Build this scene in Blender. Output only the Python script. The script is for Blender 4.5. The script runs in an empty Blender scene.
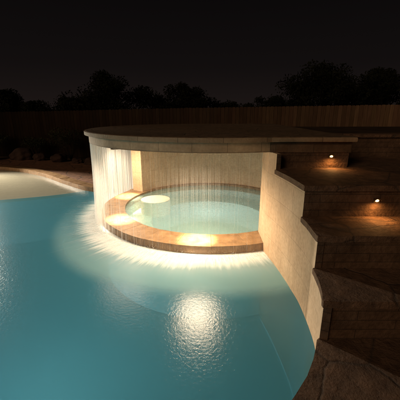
import bpy, bmesh, math, random
from mathutils import Vector, Matrix
random.seed(7)
R = math.radians
S = bpy.context.scene
COL = S.collection
S.view_settings.view_transform = 'Standard'
S.view_settings.look = 'None'
S.view_settings.exposure = 0

# ------------------------------------------------------------------ helpers
def tag(o, label=None, cat=None, group=None, kind=None):
    if label: o['label'] = label
    if cat: o['category'] = cat
    if group: o['group'] = group
    if kind: o['kind'] = kind
    return o

def thing(name, loc, label, cat, group=None):
    o = bpy.data.objects.new(name, None)
    o.empty_display_size = 0.1
    COL.objects.link(o); o.location = loc
    return tag(o, label, cat, group)

def world_loc(o):
    v = Vector((0, 0, 0))
    while o is not None:
        v += Vector(o.location); o = o.parent
    return v

def obj(name, bm, mats, parent=None, smooth=False, origin=None):
    """bm is in world coordinates"""
    if smooth != 'keep': bmesh.ops.recalc_face_normals(bm, faces=bm.faces)
    me = bpy.data.meshes.new(name)
    org = Vector(origin) if origin is not None else Vector((0, 0, 0))
    if parent is not None:
        org = world_loc(parent)
    bm.transform(Matrix.Translation(-org))
    bm.to_mesh(me); bm.free()
    for m in (mats if isinstance(mats, (list, tuple)) else [mats]):
        me.materials.append(m)
    if smooth is True:
        for p in me.polygons: p.use_smooth = True
    o = bpy.data.objects.new(name, me); COL.objects.link(o)
    if parent is not None: o.parent = parent
    else: o.location = org
    return o

def boxuv(bm):
    uv = bm.loops.layers.uv.verify()
    bm.normal_update()
    for f in bm.faces:
        n = f.normal
        for l in f.loops:
            c = l.vert.co
            if abs(n.z) > .7: l[uv].uv = (c.x, c.y)
            else:
                h = Vector((-n.y, n.x)); h = h.normalized() if h.length > 1e-6 else Vector((1, 0))
                l[uv].uv = (c.x*h.x + c.y*h.y, c.z)

def polaruv(bm, cx, cy, r):
    uv = bm.loops.layers.uv.verify()
    for f in bm.faces:
        c = f.calc_center_median(); base = math.atan2(c.y-cy, c.x-cx) % (2*math.pi)
        for l in f.loops:
            p = l.vert.co; a = math.atan2(p.y-cy, p.x-cx) % (2*math.pi)
            if len(f.verts) < 8:
                while a-base > math.pi: a -= 2*math.pi
                while a-base < -math.pi: a += 2*math.pi
            l[uv].uv = (a*r, p.z)

def add_prism(bm, poly, z0, z1, bevel=0, seg=2):
    vs = [bm.verts.new((p[0], p[1], z0)) for p in poly]
    vt = [bm.verts.new((p[0], p[1], z1)) for p in poly]
    n = len(poly)
    fs = [bm.faces.new(vt), bm.faces.new(list(reversed(vs)))]
    for i in range(n):
        fs.append(bm.faces.new((vs[i], vs[(i+1) % n], vt[(i+1) % n], vt[i])))
    if bevel:
        es = set()
        for f in fs[:2]:
            for e in f.edges: es.add(e)
        bmesh.ops.bevel(bm, geom=list(es), offset=bevel, segments=seg, affect='EDGES', profile=.6)

def prism(name, poly, z0, z1, m, parent=None, bevel=0, origin=None, polar=None):
    bm = bmesh.new(); add_prism(bm, poly, z0, z1, bevel)
    bmesh.ops.recalc_face_normals(bm, faces=bm.faces)
    if polar: polaruv(bm, *polar)
    else: boxuv(bm)
    return obj(name, bm, m, parent, origin=origin)

def add_sheet(bm, loops, z):
    """flat sheet filled with well-behaved triangles, facing up"""
    es = []
    for loop in loops:
        vs = [bm.verts.new((p[0], p[1], z)) for p in loop]
        es += [bm.edges.new((vs[i], vs[(i+1) % len(vs)])) for i in range(len(vs))]
    r = bmesh.ops.triangle_fill(bm, use_beauty=True, use_dissolve=False, edges=es)
    bm.normal_update()
    for f in [g for g in r['geom'] if isinstance(g, bmesh.types.BMFace)]:
        if f.normal.z < 0: f.normal_flip()

def catmull(pts, n=8, closed=False):
    out = []; L = len(pts)
    rng = range(L if closed else L-1)
    for i in rng:
        if closed: p = [pts[(i+k-1) % L] for k in range(4)]
        else: p = [pts[max(0, min(L-1, i+k-1))] for k in range(4)]
        for s in range(n):
            t = s/n
            out.append(tuple(.5*((2*p[1][k]) + (-p[0][k]+p[2][k])*t + (2*p[0][k]-5*p[1][k]+4*p[2][k]-p[3][k])*t*t + (-p[0][k]+3*p[1][k]-3*p[2][k]+p[3][k])*t**3) for k in range(2)))
    if not closed: out.append(tuple(pts[-1]))
    return out

def arc(cx, cy, r, a0, a1, n):
    return [(cx+r*math.cos(R(a0+(a1-a0)*i/n)), cy+r*math.sin(R(a0+(a1-a0)*i/n))) for i in range(n+1)]

def offset_line(pts, d):
    """positive d = to the right of travel"""
    out = []
    for i in range(len(pts)):
        a = Vector(pts[max(0, i-1)]); b = Vector(pts[min(len(pts)-1, i+1)])
        t = (b-a).normalized()
        out.append((pts[i][0]+t.y*d, pts[i][1]-t.x*d))
    return out

def wall_strip(bm, pts, back, z0, tops):
    """pts front line, back line, tops list of heights per segment (len-1)"""
    uv = bm.loops.layers.uv.verify()
    s = [0]
    for i in range(1, len(pts)): s.append(s[-1]+(Vector(pts[i])-Vector(pts[i-1])).length)
    def quad(cs, uvs, mi=0):
        f = bm.faces.new([bm.verts.new(c) for c in cs]); f.material_index = mi
        for l, u in zip(f.loops, uvs): l[uv].uv = u
    for i in range(len(pts)-1):
        h = tops[i]; a, b, c, d = pts[i], pts[i+1], back[i+1], back[i]
        quad([(*a, z0), (*b, z0), (*b, h), (*a, h)], [(s[i], z0), (s[i+1], z0), (s[i+1], h), (s[i], h)])
        quad([(*c, z0), (*d, z0), (*d, h), (*c, h)], [(s[i+1], z0), (s[i], z0), (s[i], h), (s[i+1], h)])
        quad([(*a, h), (*b, h), (*c, h), (*d, h)], [(s[i], 0), (s[i+1], 0), (s[i+1], .1), (s[i], .1)])
        if i == 0 or tops[i-1] < h:
            zl = z0 if i == 0 else tops[i-1]
            quad([(*d, zl), (*a, zl), (*a, h), (*d, h)], [(0, zl), (.2, zl), (.2, h), (0, h)], 0 if i == 0 else 1)
        if i == len(pts)-2 or tops[i+1] < h:
            zl = z0 if i == len(pts)-2 else tops[i+1]
            quad([(*b, zl), (*c, zl), (*c, h), (*b, h)], [(0, zl), (.2, zl), (.2, h), (0, h)], 0 if i == len(pts)-2 else 1)

def add_box(bm, lo, hi):
    m = Matrix.Translation([(a+b)/2 for a, b in zip(lo, hi)]) @ Matrix.Diagonal([b-a for a, b in zip(lo, hi)]+[1])
    return bmesh.ops.create_cube(bm, size=1, matrix=m)

def add_limb(bm, p0, p1, r0, r1, n=7):
    p0 = Vector(p0); p1 = Vector(p1); d = p1-p0
    q = d.to_track_quat('Z', 'Y').to_matrix().to_4x4()
    bmesh.ops.create_cone(bm, cap_ends=True, segments=n, radius1=r0, radius2=r1, depth=d.length,
        matrix=Matrix.Translation((p0+p1)/2) @ q)

def cg(s, lim=1.2):
    return max(-lim*s, min(lim*s, random.gauss(0, s)))

def sstep(a, b, x):
    t = max(0, min(1, (x-a)/(b-a))); return t*t*(3-2*t)

# ------------------------------------------------------------------ materials
class N:
    def __init__(s, name):
        s.m = bpy.data.materials.new(name); s.m.use_nodes = True
        s.t = s.m.node_tree; s.t.nodes.clear()
        s.out = s('ShaderNodeOutputMaterial')
    def __call__(s, typ, ins=None, **kw):
        n = s.t.nodes.new(typ)
        for k, v in kw.items(): setattr(n, k, v)
        for k, v in (ins or {}).items():
            if isinstance(v, bpy.types.NodeSocket): s.t.links.new(v, n.inputs[k])
            else: n.inputs[k].default_value = v
        return n
    def link(s, a, b): s.t.links.new(a, b)
    def end(s, sock): s.link(sock, s.out.inputs['Surface']); return s.m
    def ramp(s, fac, stops):
        n = s('ShaderNodeValToRGB', {'Fac': fac}); e = n.color_ramp.elements
        while len(e) < len(stops): e.new(.5)
        for i, (p, c) in enumerate(stops):
            e[i].position = p; e[i].color = c if len(c) == 4 else (*c, 1)
        return n.outputs['Color']
    def mix(s, fac, a, b, mode='MIX'):
        n = s('ShaderNodeMixRGB', {'Fac': fac}, blend_type=mode)
        for k, v in ((1, a), (2, b)):
            if isinstance(v, bpy.types.NodeSocket): s.link(v, n.inputs[k])
            else: n.inputs[k].default_value = (*v, 1)
        return n.outputs[0]
    def noise(s, vec, scale, detail=4, rough=.55):
        return s('ShaderNodeTexNoise', {'Vector': vec, 'Scale': scale, 'Detail': detail, 'Roughness': rough}).outputs['Fac']
    def math(s, op, a, b=0.0, clamp=False):
        n = s('ShaderNodeMath', operation=op, use_clamp=clamp)
        for i, v in enumerate((a, b)):
            if isinstance(v, bpy.types.NodeSocket): s.link(v, n.inputs[i])
            else: n.inputs[i].default_value = v
        return n.outputs[0]
    def mr(s, v, a, b, c, d, smooth=False):
        n = s('ShaderNodeMapRange', interpolation_type='SMOOTHSTEP' if smooth else 'LINEAR')
        for k, x in (('Value', v), ('From Min', a), ('From Max', b), ('To Min', c), ('To Max', d)):
            if isinstance(x, bpy.types.NodeSocket): s.link(x, n.inputs[k])
            else: n.inputs[k].default_value = x
        return n.outputs[0]
    def coord(s, which='Object'): return s('ShaderNodeTexCoord').outputs[which]
    def bump(s, h, strength=.5, dist=.01): return s('ShaderNodeBump', {'Height': h, 'Strength': strength, 'Distance': dist}).outputs['Normal']
    def pbr(s, col, rough, normal=None, **kw):
        ins = {'Base Color': col if isinstance(col, bpy.types.NodeSocket) else (*col, 1), 'Roughness': rough}
        if normal is not None: ins['Normal'] = normal
        ins.update(kw)
        return s('ShaderNodeBsdfPrincipled', ins).outputs[0]

def m_tile(name, c1, c2, mortar, bw=.42, rh=.30, msize=.006, mott=.66, bd=.008, rough=.62, spec=.5):
    n = N(name); uv = n.coord('UV')
    br = n('ShaderNodeTexBrick', {'Vector': uv, 'Scale': 1.0, 'Brick Width': bw, 'Row Height': rh, 'Mortar Size': msize, 'Mortar Smooth': .3,
        'Color1': (*c1, 1), 'Color2': (*c2, 1), 'Mortar': (*mortar, 1)}, offset=.5)
    o = n.coord('Object')
    f1 = n.noise(o, 3.2, 6, .6); f2 = n.noise(o, 26, 5, .65)
    mot = n.ramp(f1, [(.3, (mott, mott*.95, mott*.88)), (.7, (1.08, 1.05, 1.0))])
    fine = n.ramp(f2, [(.32, (.76, .72, .66)), (.62, (1, 1, 1))])
    c = n.mix(1, br.outputs['Color'], mot, 'MULTIPLY'); c = n.mix(.75, c, fine, 'MULTIPLY')
    h = n.math('ADD', n.math('MULTIPLY', br.outputs['Fac'], -.5), n.math('ADD', n.math('MULTIPLY', f2, .5), n.math('MULTIPLY', f1, .8)))
    return n.end(n.pbr(c, rough, n.bump(h, .6, bd), **{'Specular IOR Level': spec}))

def m_flag(name, cols, scale=2.2, mort=(.03, .025, .02), rough=.7, bumpd=.03, stretch=(1, 1, 1), joint=.35):
    n = N(name); o = n('ShaderNodeMapping', {'Vector': n.coord('Object'), 'Scale': stretch}).outputs[0]
    vec = n('ShaderNodeVectorMath', {0: o, 1: n('ShaderNodeVectorMath', {0: n('ShaderNodeTexNoise', {'Vector': o, 'Scale': 2.2, 'Detail': 3}).outputs['Color'], 'Scale': .22}, operation='SCALE').outputs[0]}, operation='ADD').outputs[0]
    v = n('ShaderNodeTexVoronoi', {'Vector': vec, 'Scale': scale}, feature='F1')
    e = n('ShaderNodeTexVoronoi', {'Vector': vec, 'Scale': scale}, feature='DISTANCE_TO_EDGE')
    sep = n('ShaderNodeSeparateColor', {0: v.outputs['Color']})
    c = n.ramp(sep.outputs[0], [(0, cols[0]), (.5, cols[1]), (1, cols[2])])
    f2 = n.noise(o, 9, 8, .68); f3 = n.noise(o, 55, 5, .6)
    c = n.mix(1, c, n.ramp(f2, [(.3, (.45, .41, .38)), (.7, (1.35, 1.27, 1.2))]), 'MULTIPLY')
    edge = n.ramp(e.outputs['Distance'], [(.0, (0, 0, 0)), (.025, (1, 1, 1))])
    c = n.mix(edge, mort, c)
    h = n.math('ADD', n.math('MULTIPLY', edge, joint), n.math('ADD', n.math('MULTIPLY', f2, 1.1), n.math('MULTIPLY', f3, .25)))
    return n.end(n.pbr(c, rough, n.bump(h, .9, bumpd), **{'Specular IOR Level': .3}))

def m_noise(name, a, b, scale=6, rough=.8, bumpd=.01, spec=.4):
    n = N(name); o = n.coord('Object')
    f = n.noise(o, scale, 7, .62); g = n.noise(o, scale*6, 4, .6)
    c = n.ramp(f, [(.32, a), (.68, b)])
    return n.end(n.pbr(c, rough, n.bump(n.math('ADD', f, n.math('MULTIPLY', g, .3)), .7, bumpd), **{'Specular IOR Level': spec}))

def m_leaf(name, a, b):
    n = N(name); o = n.coord('Object')
    c = n.ramp(n.noise(o, 1.3, 3), [(.35, a), (.65, b)])
    return n.end(n.pbr(c, .8, **{'Specular IOR Level': .05}))

def m_emit(name, c, s):
    n = N(name)
    return n.end(n('ShaderNodeEmission', {'Color': (*c, 1), 'Strength': s}).outputs[0])

M = {}
M['wall'] = m_tile('travertine_tile', (.60, .45, .315), (.57, .425, .295), (.46, .335, .228), msize=.004, mott=.84, bd=.006)
M['fascia'] = m_tile('fascia_tile', (.52, .37, .235), (.47, .33, .205), (.29, .20, .125), bw=.46, rh=.5, msize=.004, mott=.65)
M['rim'] = m_noise('coping_stone', (.15, .083, .036), (.30, .18, .086), 7, .45, .012)
M['grout'] = m_noise('grout', (.16, .10, .055), (.22, .145, .08), 20, .9)
M['coping'] = m_tile('slab_coping', (.39, .265, .16), (.33, .225, .135), (.20, .135, .082), bw=.58, rh=9, msize=.005, mott=.6, bd=.016)
M['flag'] = m_flag('step_flagstone', [(.150, .088, .054), (.185, .110, .066), (.125, .077, .049)], 1.5, mort=(.085, .054, .036), bumpd=.055, joint=.2)
M['slabtop'] = m_flag('slab_flagstone', [(.16, .112, .069), (.185, .13, .081), (.14, .098, .062)], 1.6, mort=(.10, .072, .047), bumpd=.015)
M['riser'] = m_tile('stacked_riser_stone', (.165, .096, .058), (.125, .074, .046), (.085, .052, .034), bw=.62, rh=.085, msize=.004, mott=.38, bd=.06, rough=.8, spec=.25)
M['pierhead'] = m_tile('pier_stone', (.20, .125, .075), (.16, .10, .06), (.10, .064, .04), bw=.5, rh=.16, msize=.005, mott=.5, bd=.03, rough=.8, spec=.25)
M['deck'] = m_flag('deck_flagstone', [(.17, .088, .054), (.21, .11, .066), (.14, .075, .047)], 1.4, bumpd=.01)
M['ground'] = m_noise('soil', (.03, .02, .012), (.07, .045, .026), 2.0, .95, .03, .1)
M['plaster'] = m_noise('pool_plaster', (.36, .52, .56), (.40, .56, .60), 2.5, .8, .003)
M['shelf'] = m_noise('shelf_plaster', (.72, .67, .57), (.82, .77, .66), 3, .8, .003)
M['spaplaster'] = m_noise('spa_plaster', (.62, .70, .66), (.70, .78, .74), 3, .8, .003)
M['bronze'] = m_noise('bronze', (.05, .03, .02), (.09, .055, .03), 15, .4, .002)
M['rock'] = m_noise('boulder_rock', (.025, .015, .011), (.06, .034, .025), 3.5, .9, .05, .1)
M['bark'] = m_noise('bark', (.012, .009, .007), (.03, .022, .016), 8, .95, .03, .1)
M['leaf'] = m_leaf('tree_leaf', (.007, .008, .005), (.014, .015, .008))
M['leaf2'] = m_leaf('shrub_leaf', (.016, .018, .008), (.034, .034, .015))
M['lamp'] = m_emit('warm_lens', (1, .94, .84), 22)
M['lampdim'] = m_emit('frosted_lens', (1, .78, .54), 14)
M['lampsoft'] = m_emit('step_lens', (1, .50, .16), 12)
M['poollens'] = m_emit('pool_lens', (.8, 1, .95), 4)

def m_wood():
    n = N('fence_wood'); o = n.coord('Object')
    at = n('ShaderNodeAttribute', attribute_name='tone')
    mp = n('ShaderNodeMapping', {'Vector': o, 'Scale': (9, 9, .8)})
    g = n.noise(mp.outputs[0], 3, 6, .6)
    c = n.ramp(g, [(.3, (.18, .105, .064)), (.7, (.285, .175, .108))])
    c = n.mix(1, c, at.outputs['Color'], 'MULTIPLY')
    return n.end(n.pbr(c, .9, n.bump(g, .5, .006), **{'Specular IOR Level': 0.03}))
M['wood'] = m_wood()

def m_water(name, tint, body, wave, bstr, ft=.62, glossy_rough=.03, dist=.06):
    n = N(name); o = n.coord('Object')
    a = n('ShaderNodeTexNoise', {'Vector': o, 'Scale': wave, 'Detail': 3, 'Roughness': .5, 'Distortion': .6}).outputs['Fac']
    b = n.noise(o, wave*3.3, 2, .5)
    h = n.math('ADD', a, n.math('MULTIPLY', b, .3))
    nrm = n.bump(h, bstr, dist)
    fr = n('ShaderNodeFresnel', {'IOR': 1.33, 'Normal': nrm}).outputs[0]
    gl = n('ShaderNodeBsdfGlossy', {'Color': (1, 1, 1, 1), 'Roughness': glossy_rough, 'Normal': nrm}).outputs[0]
    tr = n('ShaderNodeBsdfTransparent', {'Color': (*tint, 1)}).outputs[0]
    df = n('ShaderNodeBsdfDiffuse', {'Color': (*body, 1)}).outputs[0]
    tl = n('ShaderNodeBsdfTranslucent', {'Color': (*body, 1)}).outputs[0]
    bd = n('ShaderNodeMixShader', {0: .62, 1: df, 2: tl}).outputs[0]
    base = n('ShaderNodeMixShader', {0: ft, 1: bd, 2: tr}).outputs[0]
    return n.end(n('ShaderNodeMixShader', {0: fr, 1: base, 2: gl}).outputs[0])
M['water'] = m_water('pool_water', (.45, .75, .80), (.095, .300, .340), 34, .26, ft=.28, glossy_rough=.18, dist=.009)
M['shelfwater'] = m_water('shelf_water', (.93, .94, .88), (.70, .68, .58), 9, .2, ft=.5, dist=.03)
M['spawater'] = m_water('spa_water', (.82, .95, .94), (.47, .70, .67), 9, .25, ft=.58, dist=.03)

def m_fall(name, streak, amin, amax):
    n = N(name)
    wh = n('ShaderNodeBsdfDiffuse', {'Color': (.87, .87, .85, 1)}).outputs[0]
    tl = n('ShaderNodeBsdfTranslucent', {'Color': (.87, .87, .85, 1)}).outputs[0]
    s = n('ShaderNodeMixShader', {0: .55, 1: wh, 2: tl}).outputs[0]
    tr = n('ShaderNodeBsdfTransparent').outputs[0]
    mp = n('ShaderNodeMapping', {'Vector': n.coord('UV'), 'Scale': streak})
    f = n.noise(mp.outputs[0], 1, 2, .5)
    al = n.mr(f, .38, .68, amin, amax)
    return n.end(n('ShaderNodeMixShader', {0: al, 1: tr, 2: s}).outputs[0])
M['strand'] = m_fall('water_strand', (12, .25, 1), .28, .80)
M['strandthin'] = m_fall('thin_water_strand', (12, .08, 1), .06, .17)
M['veil'] = m_fall('water_veil', (60, .06, 1), 0, .07)
M['veildense'] = m_fall('dense_water_veil', (42, .10, 1), .22, .85)
M['spray'] = m_fall('water_spray', (20, 5, 1), .12, .45)

def m_foam():
    n = N('foam'); uv = n.coord('UV')     # u = arc metres, v = 0..1 outward
    sep = n('ShaderNodeSeparateXYZ', {0: uv})
    f = n.noise(n('ShaderNodeMapping', {'Vector': uv, 'Scale': (20, .7, 1)}).outputs[0], 1, 6, .66)
    big = n.noise(n('ShaderNodeMapping', {'Vector': uv, 'Scale': (1.3, .6, 1)}).outputs[0], 1, 2, .5)
    v = sep.outputs['Y']; u = sep.outputs['X']
    fall = n.math('POWER', n.math('SUBTRACT', 1.0, v, True), 2.2)
    lo = n.mr(u, 8.6, 10.4, .75, 1.2, True); hi = n.mr(u, 8.6, 10.4, 2.5, 1.8, True)
    st = n.mr(f, .34, .66, lo, hi)
    x = n.math('MULTIPLY', n.math('ADD', st, n.math('MULTIPLY', big, .5)), fall)
    x = n.math('MULTIPLY', x, n.mr(u, 9.2, 11.4, 1.15, .78, True))
    al = n.mr(x, .06, .98, 0, .98, True)
    mist = n.math('MULTIPLY', n.mr(v, .74, 1.0, 1, 0, True), n.mr(big, .25, .75, .40, .48))
    mist = n.math('MULTIPLY', mist, n.mr(u, 6.8, 9.6, .04, 1, True))
    fac = n.math('MAXIMUM', al, mist)
    col = n.mix(al, (.48, .75, .75), (.90, .92, .90))
    d = n('ShaderNodeBsdfDiffuse', {'Color': col}).outputs[0]
    tl = n('ShaderNodeBsdfTranslucent', {'Color': (.6, .85, .86, 1)}).outputs[0]
    s = n('ShaderNodeMixShader', {0: .3, 1: d, 2: tl}).outputs[0]
    return n.end(n('ShaderNodeMixShader', {0: fac, 1: n('ShaderNodeBsdfTransparent').outputs[0], 2: s}).outputs[0])
M['foam'] = m_foam()

# ------------------------------------------------------------------ layout
CX, CY = .20, 6.20
RO, RI = 2.20, 1.80          # spa rim
ZT = 1.69                    # roof slab top
ZB = 1.49                    # roof slab bottom
wall_pts = catmull([(.94, 4.10), (1.02, 3.6), (1.065, 3.1), (1.075, 2.75), (1.02, 2.2), (.90, 1.88), (.72, 1.6), (.42, 1.3)], 14)
far_edge = catmull([(-10.6, 6.4), (-10.6, 8.6), (-9.3, 10.6), (-7.2, 10.75), (-5.3, 9.75), (-3.9, 8.5), (-3.0, 7.75), (-2.35, 7.55), (-1.72, 7.40)], 8)
near_edge = catmull([(.42, 1.3), (-.3, .98), (-2.5, .8), (-5.5, 1.0), (-8.3, 2.2), (-10.0, 4.2), (-10.6, 6.4)], 8)
spa_front = arc(CX, CY, RO-.03, 148, 292.5, 60)
pool_poly = wall_pts[:-1] + near_edge[:-1] + far_edge[:-1] + spa_front
hole_poly = wall_pts[:-1] + near_edge[:-1] + far_edge[:-1] + arc(CX, CY, RO+.02, 148, -65, 40)
shelf_front = catmull([(-10.6, 6.4), (-8, 6.35), (-6, 6.5), (-4.7, 6.85), (-3.6, 7.3), (-3.0, 7.75)], 8)
iS = min(range(len(far_edge)), key=lambda i: (far_edge[i][0]+3.0)**2+(far_edge[i][1]-7.75)**2)
shelf_poly = shelf_front + list(reversed(far_edge[1:iS]))
deep_poly = wall_pts[:-1] + near_edge[:-1] + shelf_front[:-1] + far_edge[iS:-1] + spa_front

bm = bmesh.new(); add_sheet(bm, ([(-300, -300), (300, -300), (300, 300), (-300, 300)], hole_poly), .04)
tag(obj('ground', bm, M['ground'], smooth='keep'), kind='structure')

edge = near_edge[:-1] + far_edge
def edge_strip(name, d0, d1, z0, z1, m, line, bevel=0):
    a = offset_line(line, d0); b = offset_line(line, d1)
    return tag(prism(name, a + list(reversed(b)), z0, z1, m, bevel=bevel), kind='structure')
e0 = offset_line(edge, 1)[0]
sgn = 1 if Vector((e0[0]-CX, e0[1]-CY)).length > (Vector(edge[0])-Vector((CX, CY))).length else -1
edge_strip('pool_deck', .22*sgn, 2.3*sgn, -.1, .075, M['deck'], edge)
def segmented(name, line, d0, d1, z0, z1, m, step=.5):
    bm = bmesh.new()
    s = [0]
    for i in range(1, len(line)): s.append(s[-1]+(Vector(line[i])-Vector(line[i-1])).length)
    def at(q):
        q = max(0, min(s[-1], q))
        for i in range(1, len(s)):
            if s[i] >= q:
                t = (q-s[i-1])/max(1e-6, s[i]-s[i-1])
                p = Vector(line[i-1]).lerp(Vector(line[i]), t); d = (Vector(line[i])-Vector(line[i-1])).normalized()
                return p, Vector((d.y, -d.x))
    k = int(s[-1]/step)
    for i in range(k):
        q0 = s[-1]*i/k+.004; q1 = s[-1]*(i+1)/k-.004
        qs = [q0+(q1-q0)*j/4 for j in range(5)]
        jit = random.uniform(-.006, .006)
        P = [at(q) for q in qs]
        poly = [tuple(p+nn*d0) for p, nn in P] + [tuple(p+nn*d1) for p, nn in reversed(P)]
        add_prism(bm, poly, z0, z1+jit, .012)
    bmesh.ops.recalc_face_normals(bm, faces=bm.faces); boxuv(bm)
    return obj(name, bm, m)
tag(segmented('pool_coping', edge, -.04*sgn, .26*sgn, -.02, .115, M['rim'], .55), kind='structure')

# pool basin
ZF = -1.15
bm = bmesh.new()
add_sheet(bm, (pool_poly,), ZF)
vs = [bm.verts.new((p[0], p[1], ZF)) for p in pool_poly]; vt = [bm.verts.new((p[0], p[1], -.01)) for p in pool_poly]
for i in range(len(vs)):
    bm.faces.new((vs[i], vs[(i+1) % len(vs)], vt[(i+1) % len(vs)], vt[i]))
tag(obj('pool_basin', bm, M['plaster'], smooth='keep'), kind='structure')
bm = bmesh.new()
add_sheet(bm, (shelf_poly,), -.07)
for i in range(len(shelf_front)-1):
    a, b = shelf_front[i], shelf_front[i+1]
    f = bm.faces.new([bm.verts.new(c) for c in ((*a, ZF), (*b, ZF), (*b, -.07), (*a, -.07))]); f.material_index = 1
tag(obj('sun_shelf', bm, [M['shelf'], M['plaster']], smooth='keep'), kind='structure')
for nm, pl, m in (('pool_water', deep_poly, 'water'), ('shelf_water', shelf_poly, 'shelfwater')):
    bm = bmesh.new(); add_sheet(bm, (pl,), 0)
    tag(obj(nm, bm, M[m], smooth='keep'), kind='structure')

# ------------------------------------------------------------------ spa
spa = thing('spa', (CX, CY, 0), 'round raised hot tub with stone rim and pale turquoise water under the roof slab', 'hot tub')
bm = bmesh.new()
prof = [(RO-.012, ZF+.02), (RO-.012, .055), (RI, .055), (RI-.02, -.20), (1.26, -.22), (1.22, -.75), (0.001, -.78)]
NS = 144
ring = [[bm.verts.new((CX+r*math.cos(2*math.pi*i/NS), CY+r*math.sin(2*math.pi*i/NS), z)) for r, z in prof] for i in range(NS)]
for i in range(NS):
    for j in range(len(prof)-1):
        f = bm.faces.new((ring[i][j], ring[(i+1) % NS][j], ring[(i+1) % NS][j+1], ring[i][j+1]))
        f.material_index = 2 if j == 0 else (1 if j < 2 else 0)
basin = obj('basin', bm, [M['spaplaster'], M['grout'], M['plaster']], spa, smooth=False)
bm = bmesh.new(); add_prism(bm, arc(-1.02, 6.62, .34, 0, 345, 23), -.25, .092, .03, 3)
st = obj('entry_step', bm, M['shelf'], basin)
bm = bmesh.new()
K = 26
for i in range(K):
    a0 = 360*i/K+.02+6.0; a1 = 360*(i+1)/K-.02+6.0
    o_ = random.uniform(-.004, .004)
    poly = arc(CX, CY, RO+.02+o_, a0, a1, 6) + list(reversed(arc(CX, CY, RI-.03+random.uniform(-.004, .004), a0, a1, 6)))
    add_prism(bm, poly, -.03, .135+random.uniform(-.002, .002), .008, 3)
bmesh.ops.recalc_face_normals(bm, faces=bm.faces); boxuv(bm)
obj('rim', bm, M['rim'], spa)
bm = bmesh.new(); bm.faces.new([bm.verts.new((*p, .088)) for p in arc(CX, CY, RI-.012, 0, 356, 89)]); bm.normal_update()
tag(obj('spa_water', bm, M['spawater'], smooth='keep'), kind='structure')

sw = thing('spa_wall', (CX, CY+1.9, .13), 'curved cream travertine tile wall standing behind the hot tub', 'wall')
inn = arc(CX, CY, 1.83, 151, -66, 70); out = arc(CX, CY, 2.12, 151, -66, 70)
bm = bmesh.new(); wall_strip(bm, inn, out, .138, [ZB-.004]*(len(inn)-1))
obj('tile_face', bm, M['wall'], sw, smooth=False)

# roof slab
roof = thing('roof_slab', (CX, CY, ZB), 'wide rounded stone roof slab over the hot tub with water spilling from its edge', 'roof')
def roof_poly(r, yf, xr, yb):
    a_r = -math.degrees(math.acos((.93-CX)/r))
    A = arc(CX, CY, r, 360+a_r, 90, 90)
    return A + [(xr, yb), (xr, yf), (A[0][0]+.004, yf)]
a_r = -math.degrees(math.acos((.93-CX)/2.31))
A_ = arc(CX, CY, 2.31, 360+a_r, 90, 90)
prism('fascia', A_ + [(.93, CY+2.31)], ZB, ZT-.062, M['fascia'], roof, polar=(CX, CY, 2.31))
prism('pier_head', [(.934, 3.985), (2.0, 3.985), (2.0, CY+2.31), (.934, CY+2.31)], ZB, ZT-.062, M['pierhead'], roof)
prism('coping', roof_poly(2.38, 3.92, 2.03, CY+2.38), ZT-.06, ZT, M['coping'], roof, bevel=.014, polar=(CX, CY, 2.38))
prism('paving', roof_poly(2.355, 3.945, 2.005, CY+2.355), ZT+.001, ZT+.006, M['slabtop'], roof)

# downlights under slab
def downlight(ang, rr, label, wide, narrow, lens, soft, snoot, wz, col=(1, .72, .45), nsz=30):
    x = CX+rr*math.cos(R(ang)); y = CY+rr*math.sin(R(ang))
    t = thing('downlight', (x, y, ZB), label, 'light', 'recessed downlights under the roof slab')
    bm = bmesh.new()
    bmesh.ops.create_cone(bm, cap_ends=False, segments=28, radius1=.075, radius2=.066, depth=snoot, matrix=Matrix.Translation((x, y, ZB-snoot/2)))
    bmesh.ops.create_cone(bm, cap_ends=False, segments=28, radius1=.075, radius2=.060, depth=.002, matrix=Matrix.Translation((x, y, ZB-snoot-.0005)))
    obj('trim_ring', bm, M['bronze'], t)
    bm = bmesh.new(); bmesh.ops.create_circle(bm, cap_ends=True, segments=24, radius=.052, matrix=Matrix.Translation((x, y, ZB-.012)))
    obj('lens', bm, lens, t, smooth='keep')
    for e, sz, bl, z, s in ((wide, 168, 1, -wz, soft), (narrow, nsz, 1, -.02, .03)):
        L = bpy.data.lights.new('downlight_bulb', 'SPOT'); L.energy = e; L.color = col
        L.spot_size = R(sz); L.spot_blend = bl; L.shadow_soft_size = s
        lo = bpy.data.objects.new('bulb', L); COL.objects.link(lo); lo.parent = t; lo.location = (0, 0, z)
downlight(263, 1.98, 'recessed downlight in the roof slab above the front of the hot tub rim', 265, 1700, M['lamp'], .30, .03, .22, (1, .75, .49))
downlight(213, 1.96, 'recessed downlight in the roof slab above the left front of the rim', 105, 1500, M['lampdim'], .44, .09, .28, (1, .78, .56))
downlight(165, 1.93, 'recessed downlight in the roof slab beside the left end of the tile wall', 140, 1300, M['lampdim'], .30, .09, .24, (1, .75, .50))

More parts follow.
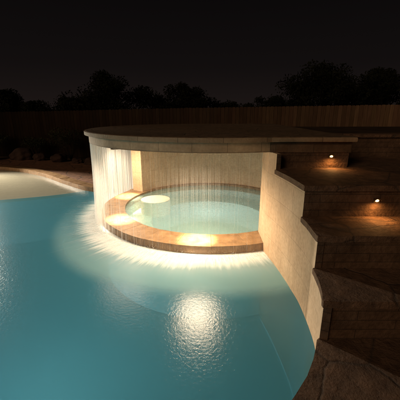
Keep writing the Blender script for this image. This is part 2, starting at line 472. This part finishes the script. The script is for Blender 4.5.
# water curtain
wc = thing('water_curtain', (CX, CY, 0), 'thin rain curtain of water falling from the round roof slab edge into the pool', 'waterfall')
bm = bmesh.new(); uvl = bm.loops.layers.uv.verify()
RF = 2.285
def ribbon(a, w, r0, r1, z0, z1, uoff, mi):
    seg = 4; da = w/RF/2; cs = []
    for k in range(seg+1):
        t = k/seg; z = z1+(z0-z1)*t; rr = r0+(r1-r0)*t*t
        wob = random.uniform(-.0004, .0004)
        tw = 1-.35*t
        cs.append([(CX+rr*math.cos(a+s*da*tw+wob), CY+rr*math.sin(a+s*da*tw+wob), z, uoff+s*.02, z) for s in (-1, 0, 1)])
        m = cs[-1][1]; bo = w*.4*tw
        cs[-1][1] = (m[0]+bo*math.cos(a), m[1]+bo*math.sin(a), m[2], m[3], m[4])
    for k in range(seg):
        for s in (0, 1):
            q = [cs[k][s], cs[k][s+1], cs[k+1][s+1], cs[k+1][s]]
            f = bm.faces.new([bm.verts.new(p[:3]) for p in q]); f.material_index = mi
            for l, p in zip(f.loops, q): l[uvl].uv = p[3:]
a = 145.0
while a < 291:
    k = max(0, min(1, (a-214)/28))          # 0 dense at the left, 1 thin at the front
    mi = 0 if random.random() > k else 1
    ribbon(R(a), random.choice((.004, .006, .009, .014, .024 if k < .5 else .005))*(1-.2*k), RF+random.uniform(-.02, .015), RF+random.uniform(.0, .06), .0, ZB+.01, random.uniform(0, 50), mi)
    a += random.uniform(.12, .36) * (1+1.0*k)
obj('strands', bm, [M['strand'], M['strandthin']], wc, smooth='keep')
bm = bmesh.new(); uvl = bm.loops.layers.uv.verify()
def veil_part(A0, A1, n_, dr, mi):
    for i in range(n_):
        a, b = R(A0+(A1-A0)*i/n_), R(A0+(A1-A0)*(i+1)/n_)
        q = [(a, ZB+.005, RF+dr), (b, ZB+.005, RF+dr), (b, 0.0, RF+.03+dr), (a, 0.0, RF+.03+dr)]
        f = bm.faces.new([bm.verts.new((CX+r*math.cos(t), CY+r*math.sin(t), z)) for t, z, r in q]); f.material_index = mi
        for l, (t, z, r) in zip(f.loops, q): l[uvl].uv = (t*RF+dr*70, z)
veil_part(145, 291, 110, 0, 0)
veil_part(145, 219, 60, -.012, 1)
obj('veil', bm, [M['veil'], M['veildense']], wc, smooth='keep')

# foam and splash where it lands
bm = bmesh.new(); uvl = bm.loops.layers.uv.verify()
n_ = 140; rows_n = 8
def fr(t, k):
    deg = math.degrees(t)
    ext = .92+.28*sstep(190, 245, deg)
    return RO-.02+ext*k/rows_n
for i in range(n_):
    a, b = R(147+(291-147)*i/n_), R(147+(291-147)*(i+1)/n_)
    for k in range(rows_n):
        q = [(a, k), (a, k+1), (b, k+1), (b, k)]
        f = bm.faces.new([bm.verts.new((CX+fr(t, j)*math.cos(t), CY+fr(t, j)*math.sin(t), .012-.008*j/rows_n)) for t, j in q])
        for l, (t, j) in zip(f.loops, q): l[uvl].uv = (t*RF, j/rows_n)
bmesh.ops.remove_doubles(bm, verts=bm.verts, dist=1e-4)
for i in range(2000):
    t = R(150+139*random.random()**1.5); k = sstep(228, 266, math.degrees(t))
    L_ = abs(random.gauss(0, .22))*(1.6-1.1*k)+.05; w = random.uniform(.0025, .0065)
    r0 = RF+random.uniform(-.03, .10); z = random.uniform(.014, .03)
    c, s = math.cos(t), math.sin(t)
    sk = random.gauss(0, .08)*L_
    p = [(r0, -w), (r0+L_*.5, -w*.7+sk*.5), (r0+L_, sk), (r0+L_*.5, w*.7+sk*.5), (r0, w)]
    zz = [z, z+.008, .012, z+.008, z]
    vv = [bm.verts.new((CX+r*c-o_*s, CY+r*s+o_*c, h)) for (r, o_), h in zip(p, zz)]
    f = bm.faces.new(vv); f.material_index = 1
    for l, (r, o_) in zip(f.loops, p): l[uvl].uv = (t*RF, r)
for i in range(2200):
    t = R(random.uniform(150, 290)); r = RF+random.gauss(.04, .07); z = .01+abs(random.gauss(0, .045)); s = random.uniform(.003, .008)
    c = Vector((CX+r*math.cos(t), CY+r*math.sin(t), z))
    d1 = Vector((random.gauss(0, 1), random.gauss(0, 1), random.gauss(0, 1))).normalized(); d2 = d1.orthogonal().normalized(); d3 = d1.cross(d2)
    tip = [bm.verts.new(c+d*s) for d in (d1, d2, d3, -d1)]
    for q in ((0, 1, 2), (1, 3, 2)):
        f = bm.faces.new([tip[k] for k in q]); f.material_index = 1
        for l in f.loops: l[uvl].uv = (t*RF, z)
tag(obj('splash_foam', bm, [M['foam'], M['spray']], smooth='keep'), 'white foam and splash streaks spreading on the pool under the falling water', 'foam', kind='stuff')

# ------------------------------------------------------------------ curved pool wall and steps
THK = .06
YP = 3.84                      # where the full-height end of the wall stops
lev = [(99, YP, ZB+THK), (YP, 2.97, 1.29), (2.97, 2.48, .95), (2.48, 2.0, .62), (2.0, -9, .25)]
def top_at(y):
    for hi, lo, z in lev:
        if lo <= y < hi: return z
    return .25
pts = []
for i in range(len(wall_pts)-1):
    a, b = wall_pts[i], wall_pts[i+1]; pts.append(a)
    for hi, lo, z in lev[:-1]:
        if b[1] < lo < a[1]:
            t = (a[1]-lo)/(a[1]-b[1]); pts.append((a[0]+(b[0]-a[0])*t, lo))
pts.append(wall_pts[-1])
bk = offset_line(pts, .06)
if bk[5][0] < pts[5][0]: bk = offset_line(pts, -.06)
pw = thing('curved_wall', (1.07, 2.8, 0), 'tall cream tiled wall curving along the pool, stepping down beside the stone steps', 'wall')
tops = [top_at((pts[i][1]+pts[i+1][1])/2)-THK-.002 for i in range(len(pts)-1)]
bm = bmesh.new(); wall_strip(bm, pts, bk, ZF+.02, tops)
obj('tile_face', bm, [M['wall'], M['riser']], pw)
bm = bmesh.new(); wall_strip(bm, [(.95, 4.52), (.941, 4.098)], [(1.25, 4.52), (1.08, 4.098)], .0, [ZB-.004])
obj('jamb', bm, M['wall'], pw)

def wall_x(y):
    for i in range(len(pts)-1):
        if pts[i+1][1] <= y <= pts[i][1]:
            t = (pts[i][1]-y)/max(1e-6, pts[i][1]-pts[i+1][1]); return pts[i][0]+(pts[i+1][0]-pts[i][0])*t
    return pts[0][0] if y > pts[0][1] else pts[-1][0]
names = ['uppermost flagstone step, just below the roof slab, with a small lit lamp above it',
         'second flagstone step from the top, glowing under the right hand step lamp',
         'third flagstone step from the top, a narrow dark tread above the lowest step',
         'lowest flagstone step at the near corner of the pool wall']
XR = 5.2
def rough_line(x0, x1, y, amp, n=30):
    return [(x0+(x1-x0)*i/n, y+(random.uniform(-amp, amp) if 0 < i < n else 0)) for i in range(n+1)]
for k in range(4):
    hi, lo, z = lev[k+1]
    yb = hi-.004 if k == 0 else hi; yf = lo if k < 3 else .9
    t = thing('stone_step', (2.2, (hi+max(lo, .9))/2, 0), names[k], 'step', 'wide flagstone steps climbing beside the pool')
    ys = [yb-(yb-yf)*i/6 for i in range(7)]
    if k == 3: ys = [2.0, 1.9, 1.8, 1.65, 1.5, 1.36]
    left = [(wall_x(y)-.018+random.uniform(-.003, .003), y) for y in ys]
    front = rough_line(left[-1][0], XR, ys[-1]-.03, .007)
    if k == 3: front = [(.45, 1.25), (.6, .95)] + rough_line(.9, XR, .9, .01)
    poly = left + front
    if k == 0: poly = poly + [(XR, 5.0), (2.0, 5.0), (2.0, 3.975), (wall_x(3.97)+.075, 3.975), (wall_x(yb)+.075, yb)]
    else: poly = poly + [(XR, yb+.05), (poly[0][0]+.06, yb+.05)]
    bm = bmesh.new(); add_prism(bm, poly, z-THK, z, .010, 2)
    bmesh.ops.recalc_face_normals(bm, faces=bm.faces); boxuv(bm)
    tr = obj('tread', bm, M['flag'], t)
    ysb = [(3.985 if k == 0 else yb)-((3.985 if k == 0 else yb)-max(yf+.004, 1.36))*i/10 for i in range(11)]
    L2 = [(wall_x(y)+.028, y) for y in ysb]
    if k == 3: L2 += [(.75, 1.0)]
    yl = L2[-1][1]
    poly = L2 + [(XR-.01, yl)] + ([(XR-.01, 4.98), (2.0, 4.98), (2.0, 3.985)] if k == 0 else [(XR-.01, yb)])
    prism('riser', poly, -.05, z-THK-.004, M['riser'], t)
pier = thing('stone_pier', (1.5, 4.2, 1.29), 'dark stone block carrying the right end of the roof slab above the steps', 'wall')
prism('stone_face', [(1.025, 4.0), (1.98, 4.0), (1.98, 8.2), (1.9, 8.2), (1.9, 4.6), (1.3, 4.6), (1.1, 4.2)], .05, ZB-.002, M['riser'], pier)
pl = thing('planter_wall', (3.8, 5.1, 1.29), 'low dark stone planter wall set back beyond the right side of the slab', 'wall')
prism('stone_face', [(2.07, 5.0), (XR+2.5, 5.0), (XR+2.5, 8.4), (2.07, 8.4)], .05, 1.60, M['riser'], pl)
prism('cap', [(2.07, 4.96), (XR+2.5, 4.96), (XR+2.5, 5.3), (2.07, 5.3)], 1.602, 1.655, M['flag'], pl, bevel=.012)
prism('soil', [(2.08, 5.31), (XR+2.4, 5.31), (XR+2.4, 8.3), (2.08, 8.3)], 1.602, 1.63, M['ground'], pl)

# step lights
def step_light(x, y, z, label, e):
    t = thing('step_light', (x, y, z), label, 'light', 'small bronze lamps set in the step risers')
    bm = bmesh.new(); add_box(bm, (x-.034, y-.008, z-.026), (x+.034, y, z+.026))
    bmesh.ops.bevel(bm, geom=list(bm.edges), offset=.003, segments=2, affect='EDGES')
    obj('back_plate', bm, M['bronze'], t)
    bm = bmesh.new()
    seg = 10
    rows = []
    for i in range(seg+1):
        q = math.pi*i/seg
        rows.append([bm.verts.new((x+.034*math.cos(q), y-.007-d, z+.003+.024*math.sin(q)-d*.25)) for d in (0, .03)])
    for i in range(seg): bm.faces.new((rows[i][0], rows[i+1][0], rows[i+1][1], rows[i][1]))
    bmesh.ops.solidify(bm, geom=list(bm.faces), thickness=.003)
    obj('hood', bm, M['bronze'], t)
    bm = bmesh.new(); bmesh.ops.create_uvsphere(bm, u_segments=14, v_segments=8, radius=.016, matrix=Matrix.Translation((x, y-.012, z-.002)) @ Matrix.Diagonal((1.25, .7, .8, 1)))
    obj('lens', bm, M['lampsoft'], t, smooth=True)
    L = bpy.data.lights.new('step_bulb', 'SPOT'); L.energy = e; L.color = (1, .48, .15); L.shadow_soft_size = .015; L.spot_size = R(176); L.spot_blend = 1
    lo = bpy.data.objects.new('bulb', L); COL.objects.link(lo); lo.parent = t; lo.location = (0, -.07, -.01)
    lo.rotation_euler = (-Vector((0, -.12, -1))).to_track_quat('Z', 'Y').to_euler()
step_light(1.745, 3.996, 1.44, 'small bronze step lamp glowing under the right end of the roof slab', 4.8)
step_light(1.82, 2.970, 1.13, 'small bronze step lamp glowing on the riser above the second step', 6.6)

# underwater pool lights
def pool_light(loc, aim, e, label, spot=165, col=(.88, 1, .99), soft=.1, blend=.8):
    t = thing('pool_light', loc, label, 'light', 'underwater pool lamps')
    d = (Vector(aim)-Vector(loc)).normalized(); q = d.to_track_quat('Z', 'Y').to_matrix().to_4x4()
    bm = bmesh.new(); bmesh.ops.create_cone(bm, cap_ends=True, segments=28, radius1=.10, radius2=.085, depth=.04, matrix=Matrix.Translation(loc) @ q)
    obj('ring', bm, M['bronze'], t)
    bm = bmesh.new(); bmesh.ops.create_uvsphere(bm, u_segments=20, v_segments=10, radius=.07, matrix=Matrix.Translation(Vector(loc)+d*.02) @ q @ Matrix.Diagonal((1, 1, .5, 1)))
    obj('lens', bm, M['poollens'], t, smooth=True)
    L = bpy.data.lights.new('pool_bulb', 'SPOT'); L.energy = e; L.color = col; L.spot_size = R(spot); L.spot_blend = blend; L.shadow_soft_size = soft
    lo = bpy.data.objects.new('bulb', L); COL.objects.link(lo); lo.parent = t
    lo.location = d*.12; lo.rotation_euler = (-d).to_track_quat('Z', 'Y').to_euler()
pool_light((-5.0, 1.02, -.80), (-3.4, 6.2, -.60), 250, 'underwater pool lamp in the near wall of the pool', 160, soft=.2, blend=1)
pool_light((-1.4, .86, -.85), (-.2, 4.5, -.85), 85, 'underwater pool lamp in the near wall by the steps', 165, soft=.2, blend=1)
pool_light((-9.9, 4.1, -.70), (-3, 5.2, -.5), 720, 'underwater pool lamp in the left wall of the pool', 160, soft=.2, blend=1)
pool_light((.2, 5.02, -.52), (.25, 7, -.42), 66, 'underwater lamp low inside the hot tub, facing its back wall', 172, col=(.97, 1, .98), soft=.35, blend=1)

# made-up post lamp out of view at the left, added to light the sun shelf
GX, GY = -9.6, 11.2
gl = thing('shelf_fill_lamp', (GX, GY, .075), 'added bronze post lamp, out of view, brightening the pale sun shelf', 'light')
bm = bmesh.new(); add_limb(bm, (GX, GY, .075), (GX, GY, 2.35), .045, .035, 18); add_limb(bm, (GX, GY, .075), (GX, GY, .14), .11, .07, 18)
obj('post', bm, M['bronze'], gl)
bm = bmesh.new(); bmesh.ops.create_cone(bm, cap_ends=False, segments=24, radius1=.20, radius2=.04, depth=.14, matrix=Matrix.Translation((GX, GY, 2.42)))
obj('lamp_shade', bm, M['bronze'], gl)
bm = bmesh.new(); bmesh.ops.create_uvsphere(bm, u_segments=16, v_segments=10, radius=.05, matrix=Matrix.Translation((GX+.09, GY-.09, 2.36)))
obj('lens', bm, M['lampdim'], gl, smooth=True)
L = bpy.data.lights.new('shelf_fill_bulb', 'SPOT'); L.energy = 7000; L.color = (1, .88, .70); L.spot_size = R(48); L.spot_blend = .8; L.shadow_soft_size = .06
lo = bpy.data.objects.new('bulb', L); COL.objects.link(lo); lo.parent = gl; lo.location = (.16, -.16, 2.24)
lo.rotation_euler = (-(Vector((-5.6, 8.2, 0))-Vector((GX+.16, GY-.16, 2.31)))).to_track_quat('Z', 'Y').to_euler()

# ------------------------------------------------------------------ fence
fence = thing('fence', (0, 12.5, .04), 'long brown wooden picket fence running behind the pool garden', 'fence')
fpath = [(-17, 15.0), (-.6, 12.7), (11, 10.6)]
def fence_section(p0, p1, lit0, lit1, F0, F1):
    p0 = Vector(p0); p1 = Vector(p1); d = (p1-p0); Ln = d.length; d.normalize(); nn = Vector((d.y, -d.x))
    bm = bmesh.new(); cl = bm.loops.layers.color.new('tone')
    x = 0
    while x < Ln-.05:
        w = .138; h = F0+(F1-F0)*x/Ln+random.uniform(-.008, .008); k = random.uniform(.86, 1.05)*(lit0+(lit1-lit0)*x/Ln); off = random.uniform(-.003, .003)
        prof = [(0, .06), (w, .06), (w, h-.025), (w-.02, h), (.02, h), (0, h-.025)]
        fr_ = [bm.verts.new((*(p0+d*(x+u)+nn*(.012+off)), z)) for u, z in prof]
        bk_ = [bm.verts.new((*(p0+d*(x+u)-nn*(.010-off)), z)) for u, z in prof]
        fs = [bm.faces.new(fr_), bm.faces.new(list(reversed(bk_)))]
        for i in range(6): fs.append(bm.faces.new((fr_[i], fr_[(i+1) % 6], bk_[(i+1) % 6], bk_[i])))
        g = random.uniform(.96, 1.0)
        for f in fs:
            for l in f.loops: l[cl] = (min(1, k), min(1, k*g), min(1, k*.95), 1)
        x += w+.008
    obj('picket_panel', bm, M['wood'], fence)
    for z in (.35, 1.1, 1.8):
        bm = bmesh.new(); cl = bm.loops.layers.color.new('tone')
        a = p0-nn*.05; b = p1-nn*.05
        add_limb(bm, (*a, z), (*b, z), .045, .045, 4)
        for f in bm.faces:
            for l in f.loops: l[cl] = (.4, .4, .4, 1)
        obj('rail', bm, M['wood'], fence)
    k = int(Ln/2.4)
    for i in range(k+1):
        c = p0+d*(Ln*i/k)-nn*.11
        bm = bmesh.new(); cl = bm.loops.layers.color.new('tone'); add_box(bm, (c.x-.05, c.y-.05, 0), (c.x+.05, c.y+.05, F0+(F1-F0)*i/k-.08))
        for f in bm.faces:
            for l in f.loops: l[cl] = (.4, .4, .4, 1)
        obj('post', bm, M['wood'], fence)
fence_section(fpath[0], fpath[1], .10, .42, 1.86, 2.17); fence_section(fpath[1], fpath[2], .44, 1.0, 2.17, 2.32)  # weaker light towards the left is painted into the picket colours

# ------------------------------------------------------------------ trees, shrubs, boulders
def leaf_cloud(bm, clumps, per, size):
    for (c, r) in clumps:
        for _ in range(per):
            v = Vector((random.gauss(0, 1), random.gauss(0, 1), random.gauss(0, 1))); v = v.normalized()*r*random.random()**.45
            v.z *= .75
            p = Vector(c)+v
            t = Vector((random.gauss(0, 1), random.gauss(0, 1), random.gauss(0, 1))).normalized()
            b = t.cross(Vector((random.gauss(0, 1), random.gauss(0, 1), random.gauss(0, 1)))).normalized()
            s = size*random.uniform(.6, 1.3)
            bm.faces.new([bm.verts.new(p+t*s), bm.verts.new(p+b*s*.45), bm.verts.new(p-t*s), bm.verts.new(p-b*s*.45)])
def tree(px, toppy, wpx, Y, label):
    ang = math.atan((200-toppy)/300)-R(16.3); top = 2+Y*math.tan(ang)
    x = (px-200)/300*(Y*.96); w = wpx/300*Y*.96
    t = thing('tree', (x, Y, .04), label, 'tree', 'dark trees standing beyond the fence')
    h = top; bm = bmesh.new(); tb = bmesh.new()
    fork = h*random.uniform(.30, .38)
    add_limb(tb, (x, Y, 0), (x+random.uniform(-.1, .1), Y, fork), .05*h*.6, .035*h*.55, 9)
    cl = []
    nl = 13 if w > 2 else 10
    for i in range(nl):
        q = 2*math.pi*i/nl+random.uniform(-.4, .4); rr = random.uniform(.12, .42)*w
        e = Vector((x+rr*math.cos(q), Y+rr*math.sin(q)*.8, random.uniform(.44, .86)*h-.25*rr))
        add_limb(tb, (x, Y, fork-.05), e, .018*h, .006*h, 6)
        for j in range(4):
            c = e+Vector((cg(.10)*w, cg(.10)*w, cg(.06)*h))
            r = random.uniform(.09, .18)*w
            c.z = min(c.z, h-r*.75)
            cl.append((c, r))
    for j in range(6):
        r = random.uniform(.08, .15)*w
        c = Vector((x+cg(.12)*w, Y, h-r*.8-random.uniform(0, .08)*h)); add_limb(tb, (x, Y, fork-.05), c, .014*h, .004*h, 5)
        cl.append((c, r))
    leaf_cloud(bm, cl, 260, .05+.006*w)
    obj('trunk', tb, M['bark'], t); obj('crown', bm, M['leaf'], t, smooth='keep')
for a in [(6, 86, 56, 19, 'dark bushy tree at the far left end of the fence'),
          (38, 98, 54, 18, 'low dark tree, second from the left beyond the fence'),
          (70, 95, 56, 20, 'small dark tree just left of the tallest left hand tree'),
          (110, 69, 82, 19, 'tall broad dark tree rising behind the left end of the roof slab'),
          (178, 81, 70, 21, 'medium round dark tree standing behind the middle of the roof slab'),
          (222, 99, 60, 22, 'tiny dark treetop just right of the medium round tree'),
          (266, 93, 66, 22, 'small dark tree between the round tree and the big right hand tree'),
          (325, 58, 96, 20, 'largest dark tree, rising over the fence above the steps'),
          (383, 66, 80, 23, 'dark tree at the far right, overlapping the largest tree')]:
    tree(*a)
def shrub(x, y, w, h, label, z=.04):
    t = thing('shrub', (x, y, z), label, 'shrub', 'shrubs in the bed before the fence')
    sb = bmesh.new(); fb = bmesh.new(); cl = []
    for i in range(7):
        e = (x+random.uniform(-.3, .3)*w, y+random.uniform(-.25, .25)*w, z+h*random.uniform(.45, .8))
        add_limb(sb, (x, y, z), e, .018, .007, 5); cl.append((Vector(e), random.uniform(.16, .26)*w))
    leaf_cloud(fb, cl, 200, .035)
    for v in fb.verts: v.co.z = max(v.co.z, z+.01)
    obj('stems', sb, M['bark'], t); obj('foliage', fb, M['leaf2'], t, smooth='keep')
for a in [(-8.9, 13.2, 1.6, 1.2, 'leafy shrub at the far left edge of the planting bed'),
          (-7.1, 13.1, 1.4, 1.0, 'low shrub left of the middle in the planting bed'),
          (-5.5, 12.8, 1.7, 1.4, 'rounded shrub behind the boulders left of the roof slab'),
          (-4.0, 12.4, 1.4, 1.1, 'shrub just left of the roof slab end')]: shrub(*a)
def boulder(x, y, s, label):
    bm = bmesh.new(); bmesh.ops.create_icosphere(bm, subdivisions=4, radius=1)
    ph = [random.uniform(0, 6) for _ in range(6)]
    for v in bm.verts:
        c = v.co.copy()
        k = 1+.16*math.sin(2.3*c.x+ph[0])+.13*math.sin(3.1*c.y+ph[1])+.12*math.sin(2.7*c.z+ph[2])+.06*math.sin(6*c.x+5*c.y+ph[3])+.04*math.sin(9*c.z-7*c.x+ph[4])
        v.co = Vector((x+c.x*k*s, y+c.y*k*s*.8, .04+s*.42+c.z*k*s*.62))
    tag(obj('boulder', bm, M['rock'], smooth=True, origin=(x, y, .04)), label, 'boulder', 'boulders in the planting bed')
for a in [(-8.9, 12.6, .36, 'reddish boulder at the left edge of the photo behind the pool deck'),
          (-7.6, 12.7, .46, 'largest reddish boulder behind the pool deck'),
          (-6.7, 12.5, .28, 'small reddish boulder right of the largest one'),
          (-5.8, 12.2, .33, 'rounded boulder third from the right in the bed'),
          (-4.8, 11.8, .24, 'low boulder in front of the rounded shrub'),
          (-4.1, 11.5, .28, 'boulder nearest the roof slab')]: boulder(*a)

# ------------------------------------------------------------------ world, warm fill, camera
w = bpy.data.worlds.new('World'); S.world = w; w.use_nodes = True
nt = w.node_tree; nt.nodes.clear()
tc = nt.nodes.new('ShaderNodeTexCoord'); sx = nt.nodes.new('ShaderNodeSeparateXYZ'); rp = nt.nodes.new('ShaderNodeValToRGB')
bg = nt.nodes.new('ShaderNodeBackground'); ow = nt.nodes.new('ShaderNodeOutputWorld')
nt.links.new(tc.outputs['Generated'], sx.inputs[0]); nt.links.new(sx.outputs['Z'], rp.inputs[0])
e = rp.color_ramp.elements
e[0].position = 0; e[0].color = (.0120, .0084, .0076, 1)
e[1].position = .40; e[1].color = (.0020, .0018, .0020, 1)
x_ = e.new(.13); x_.color = (.0060, .0046, .0045, 1)
nt.links.new(rp.outputs[0], bg.inputs[0]); bg.inputs[1].default_value = 1
nt.links.new(bg.outputs[0], ow.inputs[0])
sl = bpy.data.lights.new('sun', 'SUN'); sl.energy = .68; sl.angle = R(25); sl.color = (1, .72, .48)  # added dim warm fill from the camera side, standing for house glow
so = bpy.data.objects.new('sun', sl); COL.objects.link(so)
so.rotation_euler = Vector((-.62, -.72, .38)).to_track_quat('Z', 'Y').to_euler()

cam = bpy.data.cameras.new('camera'); co = bpy.data.objects.new('camera', cam); COL.objects.link(co)
co.location = (0, 0, 2); co.rotation_euler = (R(90-16.3), 0, 0)
cam.sensor_width = 36; cam.lens = 27; cam.clip_end = 1000; cam.clip_start = .05
S.camera = co
